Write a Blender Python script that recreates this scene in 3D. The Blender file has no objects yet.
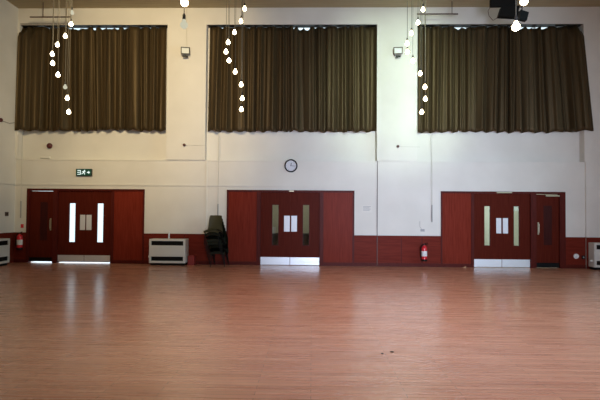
import bpy, bmesh, math, random
from mathutils import Vector, Matrix
random.seed(7)
R = math.radians
sc = bpy.context.scene
C = sc.collection

# ------------------------------------------------------------------ camera
F, D, H = 484.0, 14.2, 1.56
YAW, PITCH, ROLL = -0.025135, 0.02498, 0.007657
fw = Vector((math.sin(YAW)*math.cos(PITCH), math.cos(YAW)*math.cos(PITCH), math.sin(PITCH)))
r0 = Vector((math.cos(YAW), -math.sin(YAW), 0)); u0 = r0.cross(fw)
rt = r0*math.cos(ROLL) + u0*math.sin(ROLL); up = u0*math.cos(ROLL) - r0*math.sin(ROLL)
cd = bpy.data.cameras.new('camera'); cam = bpy.data.objects.new('camera', cd); C.objects.link(cam)
cd.sensor_width = 36; cd.lens = 36*F/600; cd.clip_end = 200
cam.matrix_world = Matrix(((rt.x, up.x, -fw.x, 0), (rt.y, up.y, -fw.y, -D), (rt.z, up.z, -fw.z, H), (0, 0, 0, 1)))
sc.camera = cam

def ray(px, py): return fw + rt*((px-300)/F) + up*((200-py)/F)
def at(px, py, Y=0.0):           # a point of the plane y = Y
    d = ray(px, py); t = (Y+D)/d.y; return Vector((d.x*t, Y, H+d.z*t))
def at_left(px, py, X):          # a point of the left wall x = X
    d = ray(px, py); t = X/d.x; return Vector((X, -D+d.y*t, H+d.z*t))

# ------------------------------------------------------------------ helpers
class MB:
    def __init__(s): s.bm = bmesh.new()
    def box(s, x0, x1, y0, y1, z0, z1, mtx=None):
        vs = [s.bm.verts.new((x, y, z)) for z in (z0, z1) for y in (y0, y1) for x in (x0, x1)]
        for f in ((0,2,3,1),(4,5,7,6),(0,1,5,4),(2,6,7,3),(0,4,6,2),(1,3,7,5)):
            s.bm.faces.new([vs[i] for i in f])
        if mtx is not None: bmesh.ops.transform(s.bm, matrix=mtx, verts=vs)
        return s
    def bbox(s, x0, x1, y0, y1, z0, z1, b=.01, seg=2, mtx=None):     # bevelled box
        t = bmesh.new(); m = MB.__new__(MB); m.bm = t; m.box(x0, x1, y0, y1, z0, z1)
        bmesh.ops.recalc_face_normals(t, faces=t.faces)
        bmesh.ops.bevel(t, geom=t.edges[:], offset=b, segments=seg, affect='EDGES', profile=.5)
        return s.merge(t, mtx)
    def merge(s, t, mtx=None):
        if mtx is not None: bmesh.ops.transform(t, matrix=mtx, verts=t.verts)
        mp = {v: s.bm.verts.new(v.co) for v in t.verts}
        for f in t.faces:
            try: s.bm.faces.new([mp[v] for v in f.verts])
            except ValueError: pass
        t.free(); return s
    def tube(s, pts, r, n=8, cap=True):
        pts = [Vector(p) for p in pts]; rings = []
        rs = r if isinstance(r, (list, tuple)) else [r]*len(pts)
        prev = None
        for i, p in enumerate(pts):
            a = pts[max(i-1, 0)]; b = pts[min(i+1, len(pts)-1)]; t = (b-a).normalized()
            if prev is None:
                ref = Vector((0, 0, 1)) if abs(t.z) < .9 else Vector((1, 0, 0)); nrm = t.cross(ref).normalized()
            else: nrm = (prev - t*prev.dot(t)).normalized()
            prev = nrm; bn = t.cross(nrm)
            rings.append([s.bm.verts.new(p + (nrm*math.cos(q) + bn*math.sin(q))*rs[i]) for q in [2*math.pi*k/n for k in range(n)]])
        for a, b in zip(rings, rings[1:]):
            for k in range(n): s.bm.faces.new((a[k], a[(k+1) % n], b[(k+1) % n], b[k]))
        if cap: s.bm.faces.new(rings[0][::-1]); s.bm.faces.new(rings[-1])
        return s
    def lathe(s, prof, n=20, mtx=None):                               # (radius, height) about z
        t = bmesh.new(); rings = []
        for r, z in prof:
            if r < 1e-6: rings.append([t.verts.new((0, 0, z))])
            else: rings.append([t.verts.new((r*math.cos(2*math.pi*k/n), r*math.sin(2*math.pi*k/n), z)) for k in range(n)])
        for a, b in zip(rings, rings[1:]):
            for k in range(n):
                q = [a[k % len(a)], a[(k+1) % len(a)], b[(k+1) % len(b)], b[k % len(b)]]
                u = []; [u.append(v) for v in q if v not in u]
                if len(u) > 2: t.faces.new(u)
        return s.merge(t, mtx)
    def poly(s, pts, y0, y1):                                         # outline (x, z) extruded along y
        a = [s.bm.verts.new((x, y0, z)) for x, z in pts]; b = [s.bm.verts.new((x, y1, z)) for x, z in pts]
        s.bm.faces.new(a); s.bm.faces.new(b[::-1])
        for k in range(len(pts)):
            j = (k+1) % len(pts); s.bm.faces.new((a[k], b[k], b[j], a[j]))
        return s
    def build(s, name, mat, parent=None, smooth=False, loc=None):
        bmesh.ops.recalc_face_normals(s.bm, faces=s.bm.faces)
        me = bpy.data.meshes.new(name); s.bm.to_mesh(me); s.bm.free()
        me.materials.append(mat)
        if smooth:
            me.polygons.foreach_set('use_smooth', [True]*len(me.polygons))
            try: me.set_sharp_from_angle(angle=R(40))
            except Exception: pass
        o = bpy.data.objects.new(name, me); C.objects.link(o)
        if parent is not None: o.parent = parent
        if loc is not None: o.location = loc
        return o

def tag(o, label, cat, group=None):
    o['label'] = label; o['category'] = cat
    if group: o['group'] = group
    return o
def thing(name, label, cat, loc=(0, 0, 0), rz=0, group=None):
    o = bpy.data.objects.new(name, None); o.empty_display_size = .1; C.objects.link(o)
    o.location = loc; o.rotation_euler = (0, 0, rz)
    return tag(o, label, cat, group)
def struct(o, label=None, cat=None):
    o['kind'] = 'structure'
    if label: o['label'] = label
    if cat: o['category'] = cat
    return o
def copy_tree(o, parent=None):
    c = o.copy(); C.objects.link(c)
    if parent is not None: c.parent = parent
    for ch in list(o.children): copy_tree(ch, c)
    return c

# ------------------------------------------------------------------ materials
def mat(name, col, rough=.5, metal=0, spec=.5, coat=0):
    m = bpy.data.materials.new(name); m.use_nodes = True
    b = m.node_tree.nodes['Principled BSDF']
    b.inputs['Base Color'].default_value = (*col, 1); b.inputs['Roughness'].default_value = rough
    b.inputs['Metallic'].default_value = metal; b.inputs['Specular IOR Level'].default_value = spec
    b.inputs['Coat Weight'].default_value = coat
    return m
def N(m, t, **kw):
    n = m.node_tree.nodes.new(t)
    for k, v in kw.items(): setattr(n, k, v)
    return n
def L(m, a, b): m.node_tree.links.new(a, b)
def noise_mat(name, c0, c1, scale=(1, 1, 1), nscale=5, rough=.5, bump=0, spec=.5, detail=4, lo=.35, hi=.65):
    m = mat(name, c0, rough, spec=spec); b = m.node_tree.nodes['Principled BSDF']
    tc = N(m, 'ShaderNodeTexCoord'); mp = N(m, 'ShaderNodeMapping'); mp.inputs['Scale'].default_value = scale
    nz = N(m, 'ShaderNodeTexNoise'); nz.inputs['Scale'].default_value = nscale; nz.inputs['Detail'].default_value = detail
    cr = N(m, 'ShaderNodeValToRGB'); e = cr.color_ramp.elements
    e[0].color = (*c0, 1); e[1].color = (*c1, 1); e[0].position = lo; e[1].position = hi
    L(m, tc.outputs['Object'], mp.inputs['Vector']); L(m, mp.outputs['Vector'], nz.inputs['Vector'])
    L(m, nz.outputs['Fac'], cr.inputs['Fac']); L(m, cr.outputs['Color'], b.inputs['Base Color'])
    if bump:
        bp = N(m, 'ShaderNodeBump'); bp.inputs['Strength'].default_value = bump; bp.inputs['Distance'].default_value = .01
        L(m, nz.outputs['Fac'], bp.inputs['Height']); L(m, bp.outputs['Normal'], b.inputs['Normal'])
    return m
def emit(name, col, s):
    m = bpy.data.materials.new(name); m.use_nodes = True; nt = m.node_tree; nt.nodes.clear()
    e = nt.nodes.new('ShaderNodeEmission'); e.inputs['Color'].default_value = (*col, 1); e.inputs['Strength'].default_value = s
    o = nt.nodes.new('ShaderNodeOutputMaterial'); nt.links.new(e.outputs[0], o.inputs['Surface'])
    return m

M = {}
M['wall'] = noise_mat('cream_paint', (.70, .665, .60), (.76, .725, .66), nscale=.9, rough=.75, spec=.25)
M['ceiling'] = noise_mat('ceiling_boards', (.40, .33, .20), (.46, .38, .24), (.3, 6, 1), 3, .8)
M['wood'] = noise_mat('red_veneer', (.15, .018, .009), (.205, .028, .015), (14, 14, .7), 3, .38, spec=.04)
M['door'] = noise_mat('mahogany_door', (.075, .010, .005), (.10, .015, .008), (16, 16, .6), 3, .42, spec=.03)
M['frame'] = noise_mat('dark_mahogany', (.07, .009, .006), (.095, .013, .009), (12, 12, .8), 3, .45, spec=.1)
M['dado'] = noise_mat('dado_veneer', (.125, .016, .009), (.17, .024, .014), (.7, 10, 12), 3, .42, spec=.04)
M['alu'] = mat('brushed_aluminium', (.78, .80, .83), .42, metal=.55)
M['plate'] = mat('satin_plate', (.74, .75, .78), .5, metal=.2)
M['kick_black'] = mat('black_kick_plate', (.006, .006, .006), .6, spec=.1)
M['inset'] = noise_mat('dark_inset_wood', (.035, .006, .005), (.05, .008, .006), (16, 16, .6), 3, .45, spec=.1)
M['brass'] = mat('dull_brass', (.45, .38, .26), .4, metal=.7)
M['chrome'] = mat('chrome', (.75, .75, .75), .2, metal=1)
M['heater'] = mat('cream_enamel', (.66, .64, .58), .4)
M['black'] = mat('black_plastic', (.007, .006, .005), .6, spec=.15)
M['dark_metal'] = mat('dark_metal', (.03, .027, .024), .5, metal=.3)
M['bar'] = mat('brown_painted_bar', (.10, .06, .045), .5)
M['white'] = mat('white_plastic', (.78, .77, .74), .45)
M['grey'] = mat('grey_plastic', (.35, .34, .33), .5)
M['red'] = mat('red_enamel', (.62, .02, .03), .3)
M['maroon'] = mat('maroon_enamel', (.09, .010, .010), .35)
M['red_box'] = mat('dull_red_card', (.26, .022, .016), .6)
M['olive'] = mat('olive_polypropylene', (.105, .088, .036), .5)
M['dark_green'] = mat('darker_polypropylene', (.016, .018, .009), .5, spec=.3)
M['leg'] = mat('black_tube', (.010, .008, .007), .6, spec=.12)
M['green'] = mat('sign_green', (.004, .075, .045), .35)
M['sign_white'] = emit('sign_glow', (.85, 1, .93), 1.0)
M['paper'] = mat('paper', (.74, .74, .72), .8)
M['ink'] = mat('ink', (.30, .30, .32), .8)
M['cord_white'] = mat('pale_cord', (.55, .52, .45), .7)
M['cord'] = mat('dark_cord', (.10, .085, .06), .6)
M['clock_face'] = mat('clock_face', (.62, .62, .66), .5)
M['bulb'] = emit('lit_bulb', (1, .80, .50), 20)
M['pale_bulb'] = emit('pale_bulb_glow', (.95, .92, .68), .62)  # glow added to bulbs taken as unlit, to turn them pale
M['wedge'] = mat('pale_wood', (.50, .28, .14), .6)
M['blue_glass'] = mat('blue_lens', (.012, .016, .018), .4, spec=.3)
M['lobby'] = mat('lobby_paint', (.55, .54, .44), .8)
M['counter'] = mat('dark_counter', (.05, .03, .025), .5)
M['flood_glass'] = mat('floodlight_glass', (.75, .78, .74), .15)

def curtain_mat():
    m = noise_mat('olive_brown_velvet', (.038, .0255, .012), (.055, .037, .018), (4, 4, .2), 3, .48, spec=.42)
    b = m.node_tree.nodes['Principled BSDF']; b.inputs['Specular Tint'].default_value = (1, .74, .44, 1); b.inputs['Sheen Weight'].default_value = .03
    b.inputs['Sheen Tint'].default_value = (.6, .5, .35, 1); b.inputs['Sheen Roughness'].default_value = .5
    return m
M['curtain'] = curtain_mat()

def glass_mat():
    m = bpy.data.materials.new('clear_glass'); m.use_nodes = True; nt = m.node_tree; nt.nodes.clear()
    o = N(m, 'ShaderNodeOutputMaterial'); mx = N(m, 'ShaderNodeMixShader'); fr = N(m, 'ShaderNodeFresnel')
    t = N(m, 'ShaderNodeBsdfTransparent'); g = N(m, 'ShaderNodeBsdfGlossy'); g.inputs['Roughness'].default_value = .02
    t.inputs['Color'].default_value = (.93, .96, .95, 1)
    fr.inputs['IOR'].default_value = 1.45
    L(m, fr.outputs[0], mx.inputs[0]); L(m, t.outputs[0], mx.inputs[1]); L(m, g.outputs[0], mx.inputs[2]); L(m, mx.outputs[0], o.inputs['Surface'])
    return m
M['glass'] = glass_mat()

def floor_mat():
    m = mat('maple_strip_floor', (.4, .23, .15), .28, spec=.5, coat=.35); b = m.node_tree.nodes['Principled BSDF']; b.inputs['Coat Roughness'].default_value = .2
    tc = N(m, 'ShaderNodeTexCoord')
    br = N(m, 'ShaderNodeTexBrick'); br.offset = .37; br.offset_frequency = 2
    br.inputs['Scale'].default_value = 1; br.inputs['Brick Width'].default_value = 1.3; br.inputs['Row Height'].default_value = .075
    br.inputs['Mortar Size'].default_value = .0025; br.inputs['Mortar Smooth'].default_value = .3; br.inputs['Bias'].default_value = 0
    br.inputs['Color1'].default_value = (.63, .285, .175, 1); br.inputs['Color2'].default_value = (.76, .365, .235, 1)
    br.inputs['Mortar'].default_value = (.24, .12, .075, 1)
    L(m, tc.outputs['Object'], br.inputs['Vector'])
    mp = N(m, 'ShaderNodeMapping'); mp.inputs['Scale'].default_value = (.7, 13, 1)
    nz = N(m, 'ShaderNodeTexNoise'); nz.inputs['Scale'].default_value = 1.6; nz.inputs['Detail'].default_value = 5
    L(m, tc.outputs['Object'], mp.inputs['Vector']); L(m, mp.outputs['Vector'], nz.inputs['Vector'])
    mx = N(m, 'ShaderNodeMix', data_type='RGBA', blend_type='OVERLAY'); mx.inputs[0].default_value = .45
    cr = N(m, 'ShaderNodeValToRGB'); cr.color_ramp.elements[0].position = .3; cr.color_ramp.elements[1].position = .7
    cr.color_ramp.elements[0].color = (.28, .28, .28, 1); cr.color_ramp.elements[1].color = (.68, .68, .68, 1)
    L(m, nz.outputs['Fac'], cr.inputs['Fac']); L(m, br.outputs['Color'], mx.inputs[6]); L(m, cr.outputs['Color'], mx.inputs[7])
    L(m, mx.outputs[2], b.inputs['Base Color'])
    rr = N(m, 'ShaderNodeMapRange'); rr.inputs['To Min'].default_value = .22; rr.inputs['To Max'].default_value = .34
    L(m, nz.outputs['Fac'], rr.inputs['Value']); L(m, rr.outputs['Result'], b.inputs['Roughness'])
    return m
M['floor'] = floor_mat()

# ------------------------------------------------------------------ room shell
XL, XR, YR, ZC = -8.85, 9.6, -18.0, 7.6
ZLEDGE, ZREC, ZRAIL, ZDADO, ZDOOR = 3.075, 7.10, 2.325, .895, 2.2
PF, WF, RF, WB = -.05, 0.0, .22, .45                                   # pilaster, wall and recess faces, back of the wall
BAYS = [(-8.78, -4.33), (-3.17, 1.875), (3.05, 7.86)]
OPEN = [(-8.41, -7.665, ZDOOR-.06), (-7.56, -5.93, ZDOOR-.06), (-1.53, .245, ZDOOR-.06), (4.68, 6.34, ZDOOR-.06), (6.465, 7.17, ZDOOR-.06)]
WIN = [(-8.5, -4.6), (-2.9, 1.6), (3.6, 7.6)]
struct(MB().box(XL, XR, YR, .08, -.1, 0).build('floor', M['floor']), 'wooden strip floor of the hall, boards running sideways', 'floor')
struct(MB().box(XL, XR, YR, WB, ZC, ZC+.1).build('ceiling', M['ceiling']), 'dull olive ceiling above the hall', 'ceiling')
struct(MB().box(XL-.2, XL, YR, WB, 0, ZC).build('wall_left', M['wall']), 'cream side wall at the left edge', 'wall')
w = MB(); w.box(XR, XR+.2, YR, -10, 0, ZC); w.box(XR, XR+.2, -5, WB, 0, ZC); w.box(XR, XR+.2, -10, -5, 0, 1.7); w.box(XR, XR+.2, -10, -5, 5.1, ZC)  # opening in the unseen wall added for the side fill light
struct(w.build('wall_right', M['wall']), 'cream side wall out of view on the right', 'wall')

def holed(w, x0, x1, z0, z1, y0, y1, holes):
    xs = sorted({x0, x1} | {h[0] for h in holes} | {h[1] for h in holes}); zs = sorted({z0, z1} | {h[2] for h in holes} | {h[3] for h in holes})
    for a, b in zip(xs, xs[1:]):
        for c, d in zip(zs, zs[1:]):
            if a < x0 or b > x1 or c < z0 or d > z1: continue
            if any(h[0] <= a and b <= h[1] and h[2] <= c and d <= h[3] for h in holes): continue
            w.box(a, b, y0, y1, c, d)
w = MB()
holed(w, XL, XR, 0, ZLEDGE, WF, WB, [(a, b, 0, z) for a, b, z in OPEN])
w.box(XL, XR, PF, RF, ZREC, ZC); holed(w, XL, XR, ZREC, ZC, RF, WB, [(c, d, ZREC, 7.25) for c, d in WIN])
for a, b in ((XL, BAYS[0][0]), (BAYS[0][1], BAYS[1][0]), (BAYS[1][1], BAYS[2][0]), (BAYS[2][1], XR)): w.box(a, b, PF, WB, ZLEDGE, ZREC)
for (a, b), (c, d) in zip(BAYS, WIN): holed(w, a, b, ZLEDGE, ZREC, RF, WB, [(c, d, 4.3, ZREC)])
w.box(7.89, XR, PF, WF, 0, ZLEDGE)
struct(w.build('wall_back', M['wall']), 'cream back wall with three curtained bays', 'wall')
# rear wall behind the viewer, with the tall windows that light the hall
w = MB(); RW = [(1.2, 4.2, .7, 3.9)]
holed(w, XL, XR, 0, ZC, YR-.2, YR, RW)
struct(w.build('wall_rear', M['wall']), 'cream rear wall behind the viewer with one window', 'wall')

t = MB(); t.box(XL, 7.89, -.012, WF, ZLEDGE-.03, ZLEDGE); t.box(7.89, XR, PF-.012, PF, ZLEDGE-.03, ZLEDGE)
struct(t.build('trim_1', M['wall']), 'thin ledge moulding below the curtained recesses', 'moulding')
t = MB(); t.box(XL, 7.89, -.025, WF, ZRAIL-.02, ZRAIL+.02); t.box(7.89, XR, PF-.025, PF, ZRAIL-.02, ZRAIL+.02); t.box(XL, XL+.025, YR, 0, ZRAIL-.02, ZRAIL+.02)
struct(t.build('trim_2', M['wall']), 'thin picture rail above the doors', 'moulding')

# windows behind the curtains
for i, (c, d) in enumerate(WIN):
    f = MB()
    n = 4
    for k in range(n+1):
        x = c + (d-c)*k/n; f.box(max(c, x-.03), min(d, x+.03), .28, .34, 4.3, 7.25)
    f.box(c, d, .28, .34, 4.3, 4.36); f.box(c, d, .28, .34, 7.21, 7.25); f.box(c, d, .28, .34, 5.9, 5.95)
    o = f.build('window_%d' % (i+1), M['white'])
    struct(o, 'daylit window hidden behind the %s curtains' % ('left', 'middle', 'right')[i], 'window')
    MB().box(c, d, .30, .306, 4.3, 7.25).build('pane', M['glass'], o)

# dado panelling
def dado(n, x0, x1, y, joints, label):
    b = MB().box(x0, x1, y-.02, y, .10, ZDADO).box(x0, x1, y-.03, y, ZDADO-.035, ZDADO)
    o = struct(b.build('trim_%d' % n, M['dado']), label, 'wall panelling')
    s = MB().box(x0, x1, y-.032, y, 0, .10).build('skirting', M['frame'], o)
    for x in joints: MB().box(x-.012, x+.012, y-.024, y-.019, .10, ZDADO-.035).build('joint_strip', M['frame'], o)
    return o
dado(3, XL, -8.475, 0, [], 'narrow dark wood dado in the left corner')
dado(4, -4.955, -2.51, 0, [-3.75], 'red wood dado behind the chair stack')
dado(5, 1.235, 3.745, 0, [1.9, 2.6, 3.2], 'red wood dado behind the right fire extinguisher')
dado(6, 7.315, 7.89, 0, [], 'dark wood dado with round white fitting, right of the last door')
dado(7, 7.89, XR, PF, [], 'dark wood dado on the right pilaster')
b = MB().box(XL, XL+.02, YR, -.032, 0, ZDADO).box(XL, XL+.03, YR, -.032, ZDADO-.035, ZDADO)
struct(b.build('trim_8', M['dado']), 'dark wood dado along the left side wall', 'wall panelling')

# door surrounds: frame with flush side panels
def surround(n, x0, x1, opens, panels, label):
    b = MB().box(x0, x1, -.04, .10, ZDOOR-.06, ZDOOR)
    edges = [x0] + [e for o in opens for e in o] + [e for p in panels for e in p] + [x1]
    edges = sorted(edges)
    for a, c in zip(edges, edges[1:]):
        if (a, c) in opens or (a, c) in panels or c-a < .004: continue
        b.box(a, c, -.04, .0, 0, ZDOOR-.06)
    for a, c in opens:
        b.box(a-.001, a+.018, -.035, .10, 0, ZDOOR-.06); b.box(c-.018, c+.001, -.035, .10, 0, ZDOOR-.06)
    o = struct(b.build('trim_%d' % n, M['frame']), label, 'door surround')
    for a, c in panels:
        q = MB().box(a, c, -.018, 0, .10, ZDOOR-.06).build('side_panel', M['wood'], o)
        MB().box(a, c, -.026, 0, 0, .10).build('skirting', M['frame'], o)
    return o
surround(9, -8.475, -4.955, [OPEN[0][:2], OPEN[1][:2]], [(-5.86, -5.0)], 'dark wood surround around the two left doors')
surround(10, -2.51, 1.235, [OPEN[2][:2]], [(-2.46, -1.62), (.335, 1.185)], 'red wood surround with panels around the middle double door')
surround(11, 3.745, 7.315, [OPEN[3][:2], OPEN[4][:2]], [(3.785, 4.62)], 'dark wood surround around the two right doors')

# double doors
LY0, LY1 = .015, .06
def double_door(n, op, slots, zs, plates, zp, zk, label, gap=.0, closer=None):
    x0, x1, zt = op; x0 += .018; x1 -= .018; xm = (x0+x1)/2
    root = struct(thing('door_%d' % n, label, 'double door', ((x0+x1)/2, LY0, 0)))
    ox = (x0+x1)/2
    for k, (a, b) in enumerate(((x0, xm-.0004), (xm+.0004, x1))):
        s0, s1 = slots[k]; m = MB(); z0, z1 = zs
        m.box(a-ox, s0-ox, 0, LY1-LY0, gap, zt); m.box(s1-ox, b-ox, 0, LY1-LY0, gap, zt)
        m.box(s0-ox, s1-ox, 0, LY1-LY0, gap, z0); m.box(s0-ox, s1-ox, 0, LY1-LY0, z1, zt)
        leaf = m.build('leaf', M['door'], root)
        MB().box(s0-ox, s1-ox, .018, .024, z0, z1).build('vision_panel', M['glass'], leaf)
        g = MB()
        for aa, bb, cc, dd in ((s0-.018, s0, z0-.018, z1+.018), (s1, s1+.018, z0-.018, z1+.018), (s0, s1, z0-.018, z0), (s0, s1, z1, z1+.018)):
            g.box(aa-ox, bb-ox, -.008, 0, cc, dd)
        g.build('glazing_bead', M['frame'], leaf)
        p0, p1 = plates[k]
        MB().bbox(p0-ox, p1-ox, -.006, .001, zp[0], zp[1], .003, 1).build('push_plate', M['plate'], leaf)
        MB().bbox(a-ox+.006, b-ox-.006, -.005, .001, max(zk[0], gap), zk[1], .002, 1).build('kick_plate', M['alu'], leaf)
    if closer:
        MB().bbox(closer[0]-ox, closer[1]-ox, -.075, -.052, zt+.012, zt+.05, .006, 1).build('door_closer', M['brass'], root)
    return root
X = lambda px, py=225: at(px, py, LY0).x
def sl(a, b): return (X(a), X(b))
double_door(2, OPEN[1], [sl(69, 75.2), sl(97, 103.2)], (.62, 1.77), [sl(80, 85.2), sl(86.3, 91.5)], (.98, 1.43), (.05, .235),
            'double door with brightly daylit narrow windows, left bay', gap=.034)
double_door(3, OPEN[2], [sl(272.3, 278.3), sl(303, 309)], (.585, 1.765), [sl(284, 289.8), sl(291.2, 297)], (.985, 1.45), (.012, .235),
            'double door in the middle bay between two red panels, below the clock', closer=(-.68, -.53), gap=.008)
double_door(4, OPEN[3], [sl(484.4, 490), sl(513.8, 519.2)], (.635, 1.77), [sl(496.2, 501.2), sl(502.8, 508)], (.985, 1.43), (.012, .235),
            'double door with pale frosted-looking windows, right bay', closer=(5.34, 5.78), gap=.008)
def single_door(n, op, inner, hx, label, gap, kick, closer=None):
    x0, x1, zt = op; x0 += .018; x1 -= .018; ox = (x0+x1)/2
    root = struct(thing('door_%d' % n, label, 'door', (ox, LY0, 0)))
    i0, i1 = inner
    m = MB().box(x0-ox, x1-ox, .006, LY1-LY0, gap, zt-.02)
    for a, b, c, d in ((x0, i0, gap, zt-.02), (i1, x1, gap, zt-.02), (i0, i1, gap, .66), (i0, i1, 1.80, zt-.02)): m.box(a-ox, b-ox, 0, .01, c, d)
    leaf = m.build('leaf', M['door'], root)
    MB().box(i0-ox, i1-ox, .001, .007, .66, 1.80).build('inset_panel', M['inset'], leaf)
    MB().box(x0-ox+.004, x1-ox-.004, -.006, .001, kick[0], kick[1]).build('kick_plate', M['kick_black'], leaf)
    h = MB().bbox(hx-.022-ox, hx+.022-ox, -.006, .0, .96, 1.32, .003, 1).tube([(hx-ox, 0, 1.27), (hx-ox, -.05, 1.27), (hx-ox, -.05, 1.02), (hx-ox, 0, 1.02)], .011, 8)
    h.build('pull_handle', M['brass'], leaf)
    if closer: MB().bbox(closer[0]-ox, closer[1]-ox, -.06, -.02, zt-.075, zt-.035, .006, 1).build('door_closer', M['brass'], root)
single_door(1, OPEN[0], sl(40, 47.5), X(50.6), 'single dark wood door at the left end, light showing beneath it', .04, (.04, .16))
single_door(5, OPEN[4], sl(543.5, 552), X(538.2), 'single dark wood door at the right end beside the last double door', .008, (.012, .15), closer=(X(545), X(559)))

# lobbies behind the middle and right double doors
for n, (a, b, lab) in enumerate(((-2.0, .8, 'pale lobby seen through the middle door windows'), (4.2, 7.6, 'pale lobby seen through the right door windows'))):
    y0, y1 = WB, 3.2; nm_ = ('lobby', 'passage')[n]
    for part, bx in (('wall_%s' % nm_, (a, b, y1, y1+.1, 0, 2.7)), ('wall_%s_left' % nm_, (a-.1, a, y0, y1, 0, 2.7)), ('wall_%s_right' % nm_, (b, b+.1, y0, y1, 0, 2.7)),
                     ('ceiling_%s' % nm_, (a-.1, b+.1, y0, y1+.1, 2.7, 2.8)), ('floor_%s' % nm_, (a, b, .08, y1, -.1, 0))):
        struct(MB().box(*bx).build(part, M['lobby']), lab, 'lobby')
c = thing('lobby_counter', 'low dark counter seen through the middle door windows', 'counter', (-.6, 2.2, 0))
MB().box(-1.2, 1.2, -.25, .25, 0, .80).build('cabinet', M['counter'], c); MB().box(-1.25, 1.25, -.28, .28, .80, .84).build('worktop', M['counter'], c)
tag(MB().bbox(-1.53, -1.22, 1.98, 2.2, .84, 1.05, .005, 1).build('paper_box', M['paper']), 'white box on the lobby counter, seen through the left door window', 'box')

# ------------------------------------------------------------------ curtains
def drape(x0t, x1t, x0b, x1b, zt, zb, seed, sags, label, flare=(0, 0)):
    rnd = random.Random(seed); nx, nz = 190, 26
    wdt = x1t-x0t; nf = wdt/.33
    ph = [rnd.uniform(0, 6.28) for _ in range(8)]
    def fold(u, v):                                                    # u across, v down
        a = u*nf*2*math.pi + .9*math.sin(u*7+ph[0]) + 1.1*math.sin(u*17+ph[1]) + v*(.5*math.sin(u*11+ph[5]))
        s = .85*math.sin(a) + .38*math.sin(2*a+1.1*math.sin(u*6+ph[2])) + .15*math.sin(3.1*a+ph[7])*(1-v)
        s2 = math.sin(u*nf*.43*2*math.pi + ph[3] + .7*math.sin(u*9+ph[4]))
        return max(-.1, min(.1, (.068+.024*v)*s + (.014+.016*v)*s2))
    hooks = max(4, int(wdt/.21))
    me = bmesh.new(); g = []
    for j in range(nz+1):
        v = j/nz; row = []
        for i in range(nx+1):
            u = i/nx
            x = (x0t+(x1t-x0t)*u)*(1-v) + (x0b+(x1b-x0b)*u)*v + .012*math.sin(u*nf*4*math.pi+ph[6])
            hk = u*hooks; k = int(min(hk, hooks-1e-6)); fr = hk-k
            top = zt - sags[k % len(sags)]*math.sin(math.pi*fr)**.8
            bot = zb + .02*math.sin(u*nf*2*math.pi+ph[7]) + .012*math.sin(u*5+ph[2])
            z = top*(1-v) + bot*v if v > 0 else top
            sm = lambda q: (lambda c: c*c*(3-2*c))(min(1, max(0, q)))
            fa = 1 - .75*(sm(1.25-u*5)*(flare[0] > 0) + sm(1.25-(1-u)*5)*(flare[1] > 0))*sm(v*8)
            yy = .095 + fold(u, v)*fa - flare[0]*sm(v*9)*sm(1.25-u*5) - flare[1]*sm(v*9)*sm(1.25-(1-u)*5)
            row.append(me.verts.new((x, yy, z)))
        g.append(row)
    for a, b in zip(g, g[1:]):
        for i in range(nx): me.faces.new((a[i], a[i+1], b[i+1], b[i]))
    bmesh.ops.recalc_face_normals(me, faces=me.faces)
    ms = bpy.data.meshes.new('curtain'); me.to_mesh(ms); me.free(); ms.materials.append(M['curtain'])
    ms.polygons.foreach_set('use_smooth', [True]*len(ms.polygons))
    o = bpy.data.objects.new('curtain', ms); C.objects.link(o)
    so = o.modifiers.new('cloth_thickness', 'SOLIDIFY'); so.thickness = .006
    return tag(o, label, 'curtain', None)
XC = lambda px, py: at(px, py, .06).x
ZT = 7.083
s_ = .006; b_ = .08
drape(XC(22.3, 29), XC(93.5, 28), XC(18.5, 131), XC(93.5, 131), ZT, 3.94, 1, [s_]*6 + [.03, .09, .07], 'left half of the left olive brown curtain, nearest the side wall', (.21, 0))
drape(XC(91, 28), XC(166.8, 27), XC(91.5, 131), XC(166, 131), ZT, 3.96, 2, [.08, .06, .09, .06, .04, s_, s_, s_, s_, s_, s_], 'right half of the left olive brown curtain', (0, 0))
drape(XC(209.3, 27), XC(293, 26), XC(207, 131), XC(293, 131), ZT, 3.95, 3, [s_, .022] + [s_]*11, 'left half of the middle olive brown curtain, behind the middle bulbs', (0, 0))
drape(XC(289.5, 26), XC(376, 26), XC(289.5, 131), XC(376.6, 131), ZT, 3.95, 4, [.09, .08, .12, .02, .03, s_, .02, s_, s_, s_, s_, s_, s_], 'right half of the middle olive brown curtain, above the clock side', (0, 0))
drape(XC(418.3, 27), XC(515, 27), XC(417.5, 131), XC(514, 133), ZT, 3.95, 5, [s_, .03] + [s_]*3 + [.09, .07] + [s_]*7, 'left half of the right olive brown curtain, behind the right bulbs', (0, 0))
drape(XC(509.5, 27), XC(580, 27), XC(509.5, 133), XC(591, 132), ZT, 3.96, 6, [s_, .07, .08, .05, .07, .04] + [s_]*5, 'right half of the right olive brown curtain, flaring at its outer hem', (0, .21))
for (a, b), z, w_ in zip(((-8.8, -4.36), (-3.13, 1.85), (3.07, 7.84)), (ZT+.012,)*3, ('left', 'middle', 'right')):
    rl = thing('curtain_track', 'thin dark curtain track with added shade board along the top of the %s curtains' % w_, 'curtain track', ((a+b)/2, .095, z), group=None)
    h = (b-a)/2; yo = 0
    if w_ == 'right': yo = 0
    MB().bbox(-h, h, -.125, .08, -.004, .005, .002, 1).build('shade_board', M['dark_metal'], rl)  # dark board added so the recess underside looks shaded
    MB().box(-h, h, -.012, .012, -.010, -.004).build('rail', M['black'], rl)

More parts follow.
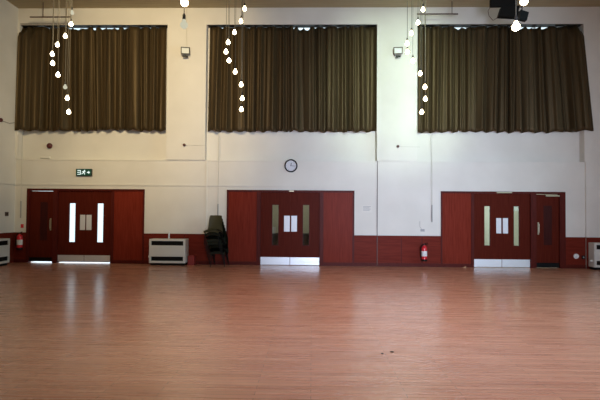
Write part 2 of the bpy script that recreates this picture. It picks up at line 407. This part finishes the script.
# curtain pull cords
def pull_cord(px, pt, p0, p1, y, label, X0=None):
    a = at(px, pt, y); b = at(px, p0, y); c = at(px, p1, y)
    x = X0 if X0 is not None else b.x
    o = thing('curtain_pull_cord', label, 'curtain cord', (x, y, b.z), group=None)
    MB().tube([(0, .0, a.z-b.z), (0, 0, 0)], .007, 6).build('cord', M['cord_white'], o)
    MB().tube([(0, 0, .0), (0, 0, c.z-b.z)], .018, 8).build('cord_weight', M['grey'], o)
pull_cord(21, 134, 201, 218, -.035, 'curtain cord with grey weight in the left corner, above the red sign')
pull_cord(218, 132, 204, 215.5, -.035, 'curtain cord with grey weight hanging behind the chair stack')
pull_cord(432, 133, 205, 222, -.035, 'curtain cord with grey weight right of the right fire extinguisher')

# conduits and cables
def vconduit(name, px, p0, p1, y, wdt, m, label, dep=.03, cat='cable trunking'):
    a = at(px, p0, y); b = at(px, p1, y); x = at(px, (p0+p1)/2, y).x
    return tag(MB().bbox(x-wdt/2, x+wdt/2, y-dep, y, b.z, a.z, .004, 1).build(name, m), label, cat)
vconduit('cable_trunking', 206.3, 161, 234, WF, .05, M['wall'], 'cream cable trunking down the wall left of the chair stack')
o = tag(MB().bbox(1.892, 1.910, -.035, -.012, 0, ZLEDGE, .004, 1).build('conduit', M['bar']), 'thin dark conduit from ledge to floor, right of the middle door', 'conduit')

# ------------------------------------------------------------------ lighting bars by the ceiling
def light_bar(px0, px1, py, y, hang, label):
    a = at(px0, py, y); b = at(px1, py, y); z = (a.z+b.z)/2
    o = thing('lighting_bar', label, 'lighting bar', ((a.x+b.x)/2, y, z), group=None); h = (b.x-a.x)/2
    MB().tube([(-h, 0, 0), (h, 0, 0)], .02, 10).build('bar', M['bar'], o)
    for q in hang:
        x = at(q, py, y).x-(a.x+b.x)/2
        MB().tube([(x, 0, .0), (x, 0, ZC-z)], .012, 8).build('hanger', M['bar'], o)
    return o
light_bar(30, 70.5, 17, -.45, (43, 66), 'brown bar hung from the ceiling above the left curtains')
light_bar(417, 458, 14, -.45, (424, 452), 'brown bar hung from the ceiling above the right curtains')
a = at(20.5, 24, PF-.012); b = at(72, 24, PF-.012)
tag(MB().tube([a, (b.x, a.y, a.z)], .012, 6).build('pipe', M['bar']), 'thin brown pipe fixed along the header above the left curtains', 'pipe')

# ------------------------------------------------------------------ chandeliers
def bulb_bm():
    pts = [(.013, .07), (.016, .055), (.022, .045)]
    for k in range(13):
        t_ = math.pi*(.16 + .84*k/12); pts.append((.041*math.sin(t_), .041*math.cos(t_)))
    pts[-1] = (0, -.041); return MB().lathe(pts, 20)
bulb_mesh = holder_mesh = None
FAR, NEAR = -4.2, -8.93
def chandelier(pix, Y, label, dim=(), bulb_px=None):
    global bulb_mesh, holder_mesh
    pts = [q.copy() if isinstance(q, Vector) else at(*q, Y) for q in pix]
    cx = (min(p.x for p in pts)+max(p.x for p in pts))/2; rad = (max(p.x for p in pts)-min(p.x for p in pts))/2
    n = len(pts)
    for k, q in enumerate(pix):                                       # bulbs wind once round the circle of this radius
        dx = pts[k].x-cx; dy = math.sqrt(max(0, rad*rad-dx*dx))*(1 if k < n*.5 else -1)
        if isinstance(q, Vector): pts[k].y = Y+dy
        else: pts[k] = at(*q, Y+dy)
    root = thing('spiral_chandelier', label, 'chandelier', (cx, Y, ZC), group=None)
    MB().lathe([(0, 0), (.34, 0), (.34, -.03), (.31, -.05), (0, -.05)], 28).build('ceiling_plate', M['dark_metal'], root, True)
    for k, p in enumerate(pts):
        dx = p.x-cx; dy = p.y-Y; z = p.z-ZC
        cord = MB().tube([(dx, dy, -.05), (dx, dy, z+.12)], .0045, 6).build('cord', M['cord'], root)
        if holder_mesh is None:
            q = MB().lathe([(0, .125), (.008, .125), (.017, .105), (.018, .06), (0, .06)], 12).build('lamp_holder', M['dark_metal'], cord, True); holder_mesh = q.data
        else:
            q = bpy.data.objects.new('lamp_holder', holder_mesh); C.objects.link(q); q.parent = cord
        q.location = (dx, dy, z)
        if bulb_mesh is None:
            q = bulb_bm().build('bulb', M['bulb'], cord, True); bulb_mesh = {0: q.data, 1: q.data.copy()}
            bulb_mesh[1].materials.clear(); bulb_mesh[1].materials.append(M['pale_bulb'])
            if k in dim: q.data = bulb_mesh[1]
        else:
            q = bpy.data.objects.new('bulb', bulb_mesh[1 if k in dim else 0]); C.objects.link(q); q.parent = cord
        q.location = (dx, dy, z)
        if k in dim: q['label'] = 'pale bulb with added glow'
    return root
c1 = [(72, 12.8), (71, 24.3), (65.3, 36.3), (57.5, 45), (52.3, 54.2), (52.6, 63.5), (58, 75), (65.2, 87.2), (67.3, 98.4), (68.6, 112.2)]
c2 = [(244.6, 9), (241.2, 21.5), (234.5, 32.6), (228.2, 42.6), (226, 52), (229, 60.8), (235.2, 72), (241.2, 84.8), (242.2, 98.6), (241.4, 109.6)]
c3 = [(423, 9.8), (418, 22.8), (411.5, 33.6), (407.2, 43.8), (407.4, 52.2), (412.8, 61.2), (420.2, 73.8), (425, 87.3), (425.4, 99.2), (421.8, 112.4)]
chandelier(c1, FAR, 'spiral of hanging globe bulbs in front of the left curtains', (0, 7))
chandelier(c2, FAR, 'spiral of hanging globe bulbs in front of the middle curtains')
chandelier(c3, FAR, 'spiral of hanging globe bulbs at the left edge of the right curtains')
k_ = (NEAR+D)/(FAR+D)
def near(cl, last):                                                   # the nearer row carries the same spiral
    e = at(*cl[-1], FAR); l = at(*last[-1], NEAR); out = []
    pts = [l + (at(*q, FAR)-e) for q in cl[:-len(last)]]
    return pts, last
p, q = near(c2, [(184.6, 2.6), (184, 25)]); chandelier(p+q, NEAR, 'nearer spiral of globe bulbs, low pale bulb left of the middle curtains', (9,))
p, q = near(c3, [(524, 1.6), (516, 27)]); chandelier(p+q, NEAR, 'nearer spiral of globe bulbs, large lit bulb before the right curtains')

# ------------------------------------------------------------------ stage light on the ceiling, right
Ys = -1.5; s0 = at(505, 8, Ys)
o = thing('stage_light', 'black twin-headed stage light hung from the ceiling above the right curtains', 'stage light', (s0.x, Ys, ZC))
def loc(px, py, dy=0): v = at(px, py, Ys+dy); return v - Vector((s0.x, Ys, ZC))
a = loc(490, 7.2); b = loc(516.5, 7.2)
MB().bbox(a.x, b.x, -.06, .06, a.z, 0, .02).build('mounting_box', M['black'], o)
q = [loc(500.5, 8), loc(518, 7), loc(516.5, 18.6), loc(497.5, 17.5)]
m = MB().poly([(v.x, v.z) for v in q], -.10, .06); m.build('lamp_head', M['black'], o)
q = [loc(519.5, 11), loc(527.5, 13.5), loc(525.5, 21.5), loc(518.2, 20)]
MB().poly([(v.x, v.z) for v in q], -.09, .05).build('lamp_head', M['blue_glass'], o)['label'] = 'smaller bluish black lamp head'
p0, p1 = loc(512, 7), loc(522, 15)
MB().tube([p0, (p1.x, 0, p0.z), p1], .02, 8).build('yoke', M['dark_metal'], o)
p = [loc(491, 6), loc(488, 11), loc(489, 16), loc(493, 20.5), loc(497, 18), loc(499, 14)]
MB().tube(p, .007, 6).build('cable', M['maroon'], o)

# ------------------------------------------------------------------ floodlights on the pilasters
def floodlight(px, py, label, mt, turn):
    p = at(px, py, PF-.12)
    o = thing('floodlight', label, 'floodlight', (p.x, PF, p.z))
    rot = Matrix.Translation((0, -.13, .02)) @ Matrix.Rotation(R(turn), 4, 'Z') @ Matrix.Rotation(R(12), 4, 'X')
    h = MB()
    for a_, b_, c_, d_ in ((-.13, .13, .075, .10), (-.13, .13, -.10, -.075), (-.13, -.105, -.075, .075), (.105, .13, -.075, .075)): h.box(a_, b_, -.05, .03, c_, d_, rot)
    h.box(-.105, .105, .005, .03, -.075, .075, rot)
    h.build('housing', mt, o)
    MB().box(-.105, .105, -.035, -.03, -.075, .075, rot).build('lens', M['flood_glass'], o)
    MB().box(-.02, .02, -.15, .01, -.145, -.115).box(-.075, .075, -.17, -.09, -.165, -.13).build('bracket', M['dark_metal'], o)
    return o
floodlight(185.5, 51.5, 'small brown floodlight on the pilaster between left and middle curtains', M['dark_metal'], 12)
floodlight(398, 51.5, 'small pale-lensed floodlight on the pilaster beside the right curtains', M['bar'], -8)
a = at(186.6, 28, PF-.01); b = at(187, 48, PF-.01)
tag(MB().tube([(a.x, PF-.01, ZC), (a.x, PF-.01, a.z), (b.x, PF-.01, b.z)], .006, 6).build('cable', M['cord_white']), 'thin pale cable running down to the left floodlight', 'cable')

# ------------------------------------------------------------------ small wall fittings
p = at(50.3, 146, WF); p = at(50.3, 146, RF)
o = thing('alarm_bell', 'dark red round alarm bell below the left curtains', 'alarm bell', p)
rx = Matrix.Rotation(R(90), 4, 'X')
MB().lathe([(0, 0), (.05, 0), (.05, .035), (0, .035)], 20, rx).build('base', M['grey'], o)
MB().lathe([(.085, .035), (.085, .05), (.07, .085), (.035, .105), (0, .11)], 24, rx).build('gong', M['maroon'], o, True)
p = at(46, 157.5, RF)
tag(MB().bbox(p.x-.14, p.x+.14, RF-.05, RF, p.z-.03, p.z+.03, .006, 1).build('junction_box', M['wall']), 'small cream junction box on the ledge under the bell', 'junction box')
def alarm_button(px, py, cx_, label):
    p = at(px, py, PF)
    o = thing('alarm_beacon', label, 'alarm beacon', p)
    MB().lathe([(0, 0), (.045, 0), (.045, .03), (0, .03)], 18, rx).build('base', M['grey'], o)
    MB().lathe([(.038, .03), (.038, .06), (.025, .08), (0, .085)], 18, rx).build('red_lens', M['maroon'], o, True)
    e = at(cx_, py+.4, PF)
    MB().tube([(.03, -.008, -.005), (e.x-p.x, -.008, -.012)], .006, 6).build('cable', M['cord_white'], o)
alarm_button(184.6, 145, 206, 'small dark red alarm beacon on the pilaster left of the middle bay')
alarm_button(397.8, 146.5, 420, 'small dark red alarm beacon on the pilaster right of the middle bay')
# left side wall
p = at_left(0, 120, XL)
o = thing('alarm_sounder', 'small dark sounder high on the left side wall, at the picture edge', 'alarm sounder', p)
MB().lathe([(0, 0), (.06, 0), (.055, .05), (.03, .07), (0, .072)], 18, Matrix.Rotation(R(90), 4, 'Y')).build('body', M['maroon'], o, True)
e = at_left(15.5, 122.2, XL)
MB().tube([(.008, .04, -.01), (.008, (e.y-p.y)*.6, -.02), (.008, e.y-p.y, e.z-p.z)], .006, 6).build('cable', M['bar'], o)
p = at_left(6.4, 214, XL)
o = thing('light_switch', 'small dark switch on the left side wall', 'light switch', p)
MB().bbox(0, .02, -.075, .075, -.06, .06, .004, 1).build('plate', M['bar'], o); MB().box(.02, .028, -.02, .02, -.02, .02).build('rocker', M['black'], o)

# exit sign
p = at(84, 172.4, -.05)
o = thing('exit_sign', 'green emergency exit sign with running man, above the left double door', 'exit sign', (p.x, 0, p.z))
MB().bbox(-.235, .235, -.07, 0, -.105, .105, .008, 2).build('housing', M['dark_metal'], o)
MB().box(-.225, .225, -.075, -.069, -.095, .095).build('face', M['green'], o)
g = MB(); y0, y1 = -.079, -.0745
def sbar(x0, z0, x1, z1, w):
    d = Vector((x1-x0, z1-z0)).normalized()*w/2; n = Vector((-d.y, d.x))
    g.poly([(x0-n.x, z0-n.y), (x1-n.x, z1-n.y), (x1+n.x, z1+n.y), (x0+n.x, z0+n.y)], y0, y1)
for q0, q1, q2, q3 in ((-.185, -.085, .045, .068), (-.185, -.085, -.068, -.048), (-.105, -.085, -.05, .05), (-.185, -.15, -.012, .010)): g.box(q0, q1, y0, y1, q2, q3)   # doorway
sbar(-.15, 0, -.115, 0, .02)
g.poly([(.03+.019*math.cos(k*math.pi/6), .058+.019*math.sin(k*math.pi/6)) for k in range(12)], y0, y1)          # head
sbar(.022, .04, -.005, -.012, .036); sbar(-.005, -.01, .035, -.028, .02); sbar(.035, -.028, .025, -.07, .018)
sbar(-.008, -.012, -.03, -.04, .02); sbar(-.03, -.04, -.062, -.045, .018); sbar(.02, .035, .06, .012, .014); sbar(.015, .038, -.03, .03, .014); sbar(-.03, .03, -.045, .0, .013)
sbar(.10, 0, .15, 0, .03); g.poly([(.145, -.045), (.195, 0), (.145, .045)], y0, y1)                              # arrow
g.build('pictogram', M['sign_white'], o)

# clock
p = at(291, 165.8, WF)
o = thing('wall_clock', 'round white wall clock with black rim above the middle door', 'clock', p)
MB().lathe([(.155, .0), (.193, 0), (.193, .035), (.182, .05), (.165, .05), (.155, .03)], 40, rx).build('rim', M['black'], o, True)
MB().lathe([(0, 0), (.16, 0), (.16, .025), (0, .025)], 40, rx).build('face', M['clock_face'], o)
m = MB()
for k in range(12):
    mt = Matrix.Rotation(R(30*k), 4, 'Y'); m.box(-.005, .005, -.028, -.025, .125, .148, mt)
m.build('hour_marks', M['ink'], o)
MB().box(-.008, .008, -.031, -.028, -.015, .08, Matrix.Rotation(R(6), 4, 'Y')).build('hour_hand', M['black'], o)
MB().box(-.005, .005, -.034, -.031, -.02, .12, Matrix.Rotation(R(96), 4, 'Y')).build('minute_hand', M['black'], o)

# notices and little signs
def notice(px, py, w_, h_, y, mt, label, lines=True, name='notice', cat='notice'):
    p = at(px, py, y); o = tag(MB().box(-w_/2, w_/2, -.004, 0, -h_/2, h_/2).build(name, mt, loc=p), label, cat)
    if lines:
        m = MB()
        for k in range(4):
            z = h_*.30-k*h_*.17; m.box(-w_*.38, w_*(.36-.12*(k % 2)), -.0052, -.004, z-.006, z+.006)
        m.build('print_lines', M['ink'], o)
    return o
notice(367, 208.8, .30, .21, WF, M['wall'], 'faint paper notice on the wall right of the middle door')
p = at_left(22, 226, XL)
notice(22.2, 226, .085, .11, WF, M['red'], 'small red sign above the left fire extinguisher', False, 'sign', 'sign')
notice(422.5, 230.3, .12, .07, WF, M['grey'], 'small grey sign above the right fire extinguisher', False, 'sign', 'sign')
p = at(419.8, 225.5, WF)
tag(MB().tube([(p.x, -.008, p.z+.13), (p.x, -.008, p.z-.04), (p.x+.05, -.008, p.z-.10)], .006, 6).build('cable', M['grey']), 'short thin cable on the wall above the right extinguisher sign', 'cable')
# round fitting and socket, right dado
p = at(576, 256.2, -.02)
o = thing('wall_outlet', 'round white fitting on the dado right of the last door', 'wall fitting', p)
MB().lathe([(0, 0), (.075, 0), (.072, .025), (.05, .035), (0, .035)], 24, rx).build('cover', M['white'], o, True)
MB().lathe([(0, .035), (.028, .035), (.028, .045), (0, .045)], 16, rx).build('centre_cap', M['plate'], o)
p = at(583.3, 257.3, -.02)
o = thing('wall_socket', 'small dark socket on the dado beside the round white fitting', 'wall socket', p)
MB().bbox(-.05, .05, -.02, 0, -.05, .05, .005, 1).build('plate', M['black'], o); MB().box(-.018, .018, -.026, -.02, -.018, .018).build('switch', M['grey'], o)

# fire extinguishers
def extinguisher(label, loc_, rz=0):
    o = thing('fire_extinguisher', label, 'fire extinguisher', loc_, rz)
    MB().lathe([(0, 0), (.06, 0), (.078, .012), (.08, .03), (.08, .36), (.072, .40), (.045, .43), (.026, .44), (.026, .46), (0, .46)], 26).build('cylinder', M['red'], o, True)
    MB().lathe([(.0812, .14), (.0812, .29)], 26).build('label_band', M['paper'], o, True)
    MB().lathe([(.0815, .012), (.083, .0), (.083, .05), (.0815, .055)], 26).build('base_ring', M['black'], o, True)
    MB().lathe([(0, .455), (.022, .455), (.022, .50), (0, .505)], 14).build('valve', M['dark_metal'], o)
    MB().tube([(0, 0, .49), (.05, -.03, .51), (.10, -.05, .52)], .010, 6).tube([(0, 0, .47), (.05, -.03, .475), (.10, -.05, .465)], .009, 6).build('handle', M['black'], o)
    MB().tube([(0, 0, .48), (-.06, -.02, .47), (-.10, -.02, .40), (-.105, -.02, .25), (-.095, -.02, .12)], [.011]*4+[.016], 8).build('hose', M['black'], o)
    MB().box(-.05, .05, .07, .105, .34, .38).build('wall_bracket', M['dark_metal'], o)
p = at(424.2, 261, -.125)
extinguisher('red fire extinguisher on the dado between middle and right doors', (p.x, -.127, p.z))
p = at(19.5, 249.5, -.125)
extinguisher('red fire extinguisher in the left corner under the small red sign', (p.x, -.127, p.z))

# heaters
def heater(label, w_, d_, loc_, rz, left_valve=True):
    o = thing('storage_heater', label, 'heater', loc_, rz, None)     # local: front faces -y, back at y=0
    h0, h1 = .07, .755; hw = w_/2
    m = MB()
    sl_ = ((.135, .255), (.575, .70))
    m.bbox(-hw, hw, -d_+.04, 0, h0, h1, .012)
    for z0, z1 in ((h0, sl_[0][0]), (sl_[0][1], sl_[1][0]), (sl_[1][1], h1)): m.bbox(-hw, hw, -d_, -d_+.05, z0, z1, .008)
    for x0, x1 in ((-hw, -hw+.06), (hw-.06, hw)):
        for z0, z1 in sl_: m.box(x0, x1, -d_, -d_+.05, z0-.006, z1+.006)
    m.build('casing', M['heater'], o)
    for (z0, z1) in sl_:
        g = MB().box(-hw+.06, hw-.06, -d_+.030, -d_+.038, z0, z1)
        for k in range(3):
            z = z0+(z1-z0)*(k+.5)/3; g.box(-hw+.06, hw-.06, -d_+.018, -d_+.032, z-.006, z+.002)
        g.build('grille', M['black'], o)
    MB().box(-hw+.03, hw-.03, -d_+.05, -.01, 0, h0+.01).build('plinth', M['black'], o)
    x = -hw-.03
    MB().tube([(-hw, -d_*.6, .24), (x-.03, -d_*.6, .24)], .03, 10).build('valve_knob', M['white'], o)
    return o
ya = -.40
a = at(149, 260, ya).x; b = at(185.2, 260, ya).x
heater('cream storage heater with black grilles beside the chair stack', b-a, .38, ((a+b)/2, -.033, 0), 0)
pxx = at(169, 235, -.12)
tag(MB().tube([(pxx.x, -.12, .75), (pxx.x, -.12, .895), (pxx.x, -.035, .93)], .022, 10).build('heater_pipe', M['plate']), 'short pale pipe rising behind the middle heater', 'pipe')
a = at(594, 260, -.36).x
heater('cream storage heater at the right edge against the pilaster', 1.1, .30, (a+.55, PF-.033, 0), 0)
p = at_left(9, 262, XL+.28)
heater('cream storage heater on the left side wall', 1.05, .26, (XL+.033, p.y-.52, 0), R(90))

# little red box and door wedge, marks on the floor
p0 = at(188.6, 265, -.12); p1 = at(195.2, 265, -.12)
tag(MB().bbox(p0.x, p1.x, -.24, -.06, 0, .27, .006, 1).build('red_box', M['red_box']), 'small dull red box on the floor between heater and chair stack', 'box')
def on_floor(px, py): d = ray(px, py); t_ = -H/d.z; return Vector((d.x*t_, -D+d.y*t_, 0))
p = on_floor(465.5, 268)
tag(MB().poly([(-.05, 0), (.05, 0), (.05, .035)], -.02, .02).build('door_wedge', M['wedge'], loc=(p.x, -.09, 0)), 'tiny pale wooden wedge on the floor beside the right double door', 'door wedge')
for (px, py, r_, lab) in ((392, 352, .021, 'small dark round floor cap on the open floor, larger of two'), (382.3, 353.7, .015, 'small dark round floor cap on the open floor, smaller of two')):
    p = on_floor(px, py)
    tag(MB().lathe([(0, 0), (r_, 0), (r_, .004), (r_*.7, .007), (0, .007)], 16).build('floor_cap', M['black'], loc=(p.x, p.y, .0)), lab, 'floor cap')

# ------------------------------------------------------------------ chair stack
def chair_proto():
    o = thing('stacking_chair', '', 'chair')
    prof = [(-.212, .365, .42), (-.222, .43, .44), (-.20, .455, .455), (-.12, .448, .46), (0, .435, .455), (.09, .432, .445), (.145, .45, .435), (.175, .50, .425),
            (.195, .58, .39), (.215, .67, .385), (.235, .76, .372), (.247, .80, .36), (.252, .822, .345), (.258, .832, .315)]
    bm = bmesh.new(); rows = []; nu = 12
    for j, (y, z, wd) in enumerate(prof):
        back = min(1, max(0, (z-.45)/.12)) if y > .1 else 0
        row = []
        for i in range(nu+1):
            u = -1+2*i/nu; e = abs(u)**2.2
            row.append(bm.verts.new((u*wd/2, y - back*.045*e, z - (1-back)*(.075*e if j > 1 else .03*e))))
        rows.append(row)
    for a_, b_ in zip(rows, rows[1:]):
        for i in range(nu): bm.faces.new((a_[i], a_[i+1], b_[i+1], b_[i]))
    bmesh.ops.solidify(bm, geom=bm.faces[:], thickness=.012)
    m = MB(); m.merge(bm); m.build('shell', M['olive'], o, True)
    for s in (-1, 1):
        MB().tube([(s*.15, -.10, .43), (s*.185, -.15, .41), (s*.205, -.205, .0)], .011, 8).build('leg', M['leg'], o, True)
        MB().tube([(s*.15, .06, .42), (s*.185, .10, .41), (s*.21, .22, .0)], .011, 8).build('leg', M['leg'], o, True)
        MB().tube([(s*.15, -.12, .425), (s*.15, .08, .415)], .011, 8).build('seat_rail', M['leg'], o, True)
    MB().tube([(-.16, -.02, .42), (.16, -.02, .42)], .010, 8).build('cross_rail', M['leg'], o, True)
    return o
ch = chair_proto()
nm = ['bottom chair of the stack, its legs on the floor', 'second chair from the bottom of the stack', 'third chair from the bottom of the stack', 'fourth chair from the bottom of the stack',
      'fourth chair from the top of the stack', 'third chair from the top of the stack', 'second chair from the top of the stack', 'topmost chair of the stack, its whole backrest showing']
base = at(219.6, 262, -.42); TR = R(-6)
fd = Vector((math.sin(TR), -math.cos(TR), 0))
for k in range(8):
    o = ch if k == 0 else copy_tree(ch)
    v = Vector((base.x, -.40, 0)) + fd*(.022*k) - Vector((.020*k, 0, 0)) + Vector((0, 0, .088*k))
    o.location = v; o.rotation_euler = (0, 0, TR)
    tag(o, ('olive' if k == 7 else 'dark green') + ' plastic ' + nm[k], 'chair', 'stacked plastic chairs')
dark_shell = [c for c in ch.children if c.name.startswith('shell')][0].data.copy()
dark_shell.materials.clear(); dark_shell.materials.append(M['dark_green'])  # lower shells get a darker colour than the top one
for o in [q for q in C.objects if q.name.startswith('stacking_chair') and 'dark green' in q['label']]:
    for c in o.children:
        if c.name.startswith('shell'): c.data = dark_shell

# ------------------------------------------------------------------ light
wd = bpy.data.worlds.new('daylight'); sc.world = wd; wd.use_nodes = True
bg = wd.node_tree.nodes['Background']; bg.inputs['Color'].default_value = (.78, .9, 1, 1); bg.inputs['Strength'].default_value = 1.6

def area(name, loc_, target, sx, sy, power, col, spread=180):
    l = bpy.data.lights.new(name, 'AREA'); l.shape = 'RECTANGLE'; l.size = sx; l.size_y = sy; l.energy = power; l.color = col; l.spread = R(spread)
    o = bpy.data.objects.new(name, l); C.objects.link(o); o.location = loc_
    o.rotation_euler = (Vector(target)-Vector(loc_)).to_track_quat('-Z', 'Y').to_euler(); return o
def opening_light(name, c, axis, sx, sz, power, col, spread):           # area light filling a wall opening
    d = {'y': Vector((0, 1, 0)), '-x': Vector((-1, 0, 0))}[axis]
    return area(name, c, Vector(c)+d, sx+.1, sz+.1, power, col, spread)
opening_light('daylight_rear_right', (2.7, YR-.22, 2.3), 'y', 3.0, 3.2, 190, (0.66, 0.76, 1.0), 48)
opening_light('side_fill', (XR+.22, -7.5, 3.4), '-x', 5.0, 3.4, 260, (0.48, 0.84, 1.0), 150)  # unseen side source, added for the floor, left wall and curtain folds
for x, z, p_, c_ in ((-.6, 2.65, 14, (1, .93, .78)), (5.9, 2.65, 60, (.86, .96, 1))):
    area('lobby_lamp', (x, 1.8, z), (x, 1.8, 0), 1.2, .6, p_, c_)
def spot(name, loc_, target, power, col, ang, blend, rad=.15):
    l = bpy.data.lights.new(name, 'SPOT'); l.energy = power; l.color = col; l.spot_size = R(ang); l.spot_blend = blend; l.shadow_soft_size = rad
    o = bpy.data.objects.new(name, l); C.objects.link(o); o.location = loc_
    o.rotation_euler = (Vector(target)-Vector(loc_)).to_track_quat('-Z', 'Y').to_euler(); return o
spot('green_glow_fill', (2.2, -11, 7.2), (2.45, 0, 5.3), 4800, (0.77, 1.0, 0.75), 29, 1, .5)  # added greenish spot standing in for the glow around the right-hand bulbs
spot('floor_spot', (.8, -7.6, 7.4), (.8, -6.8, 0), 900, (1.0, .80, .78), 84, 1, .4)  # unseen overhead spot added to brighten the far floor
spot('warm_wall_fill', (-2.4, -9, 7.2), (-5.1, 0, 5.2), 3200, (1.0, 0.81, 0.48), 60, 1, .6)  # unseen spot added to warm the upper left wall

vs = sc.view_settings; sc.display_settings.display_device = 'sRGB'
vs.view_transform = 'Standard'; vs.look = 'None'; vs.exposure = 0; vs.gamma = 1; vs.use_curve_mapping = False
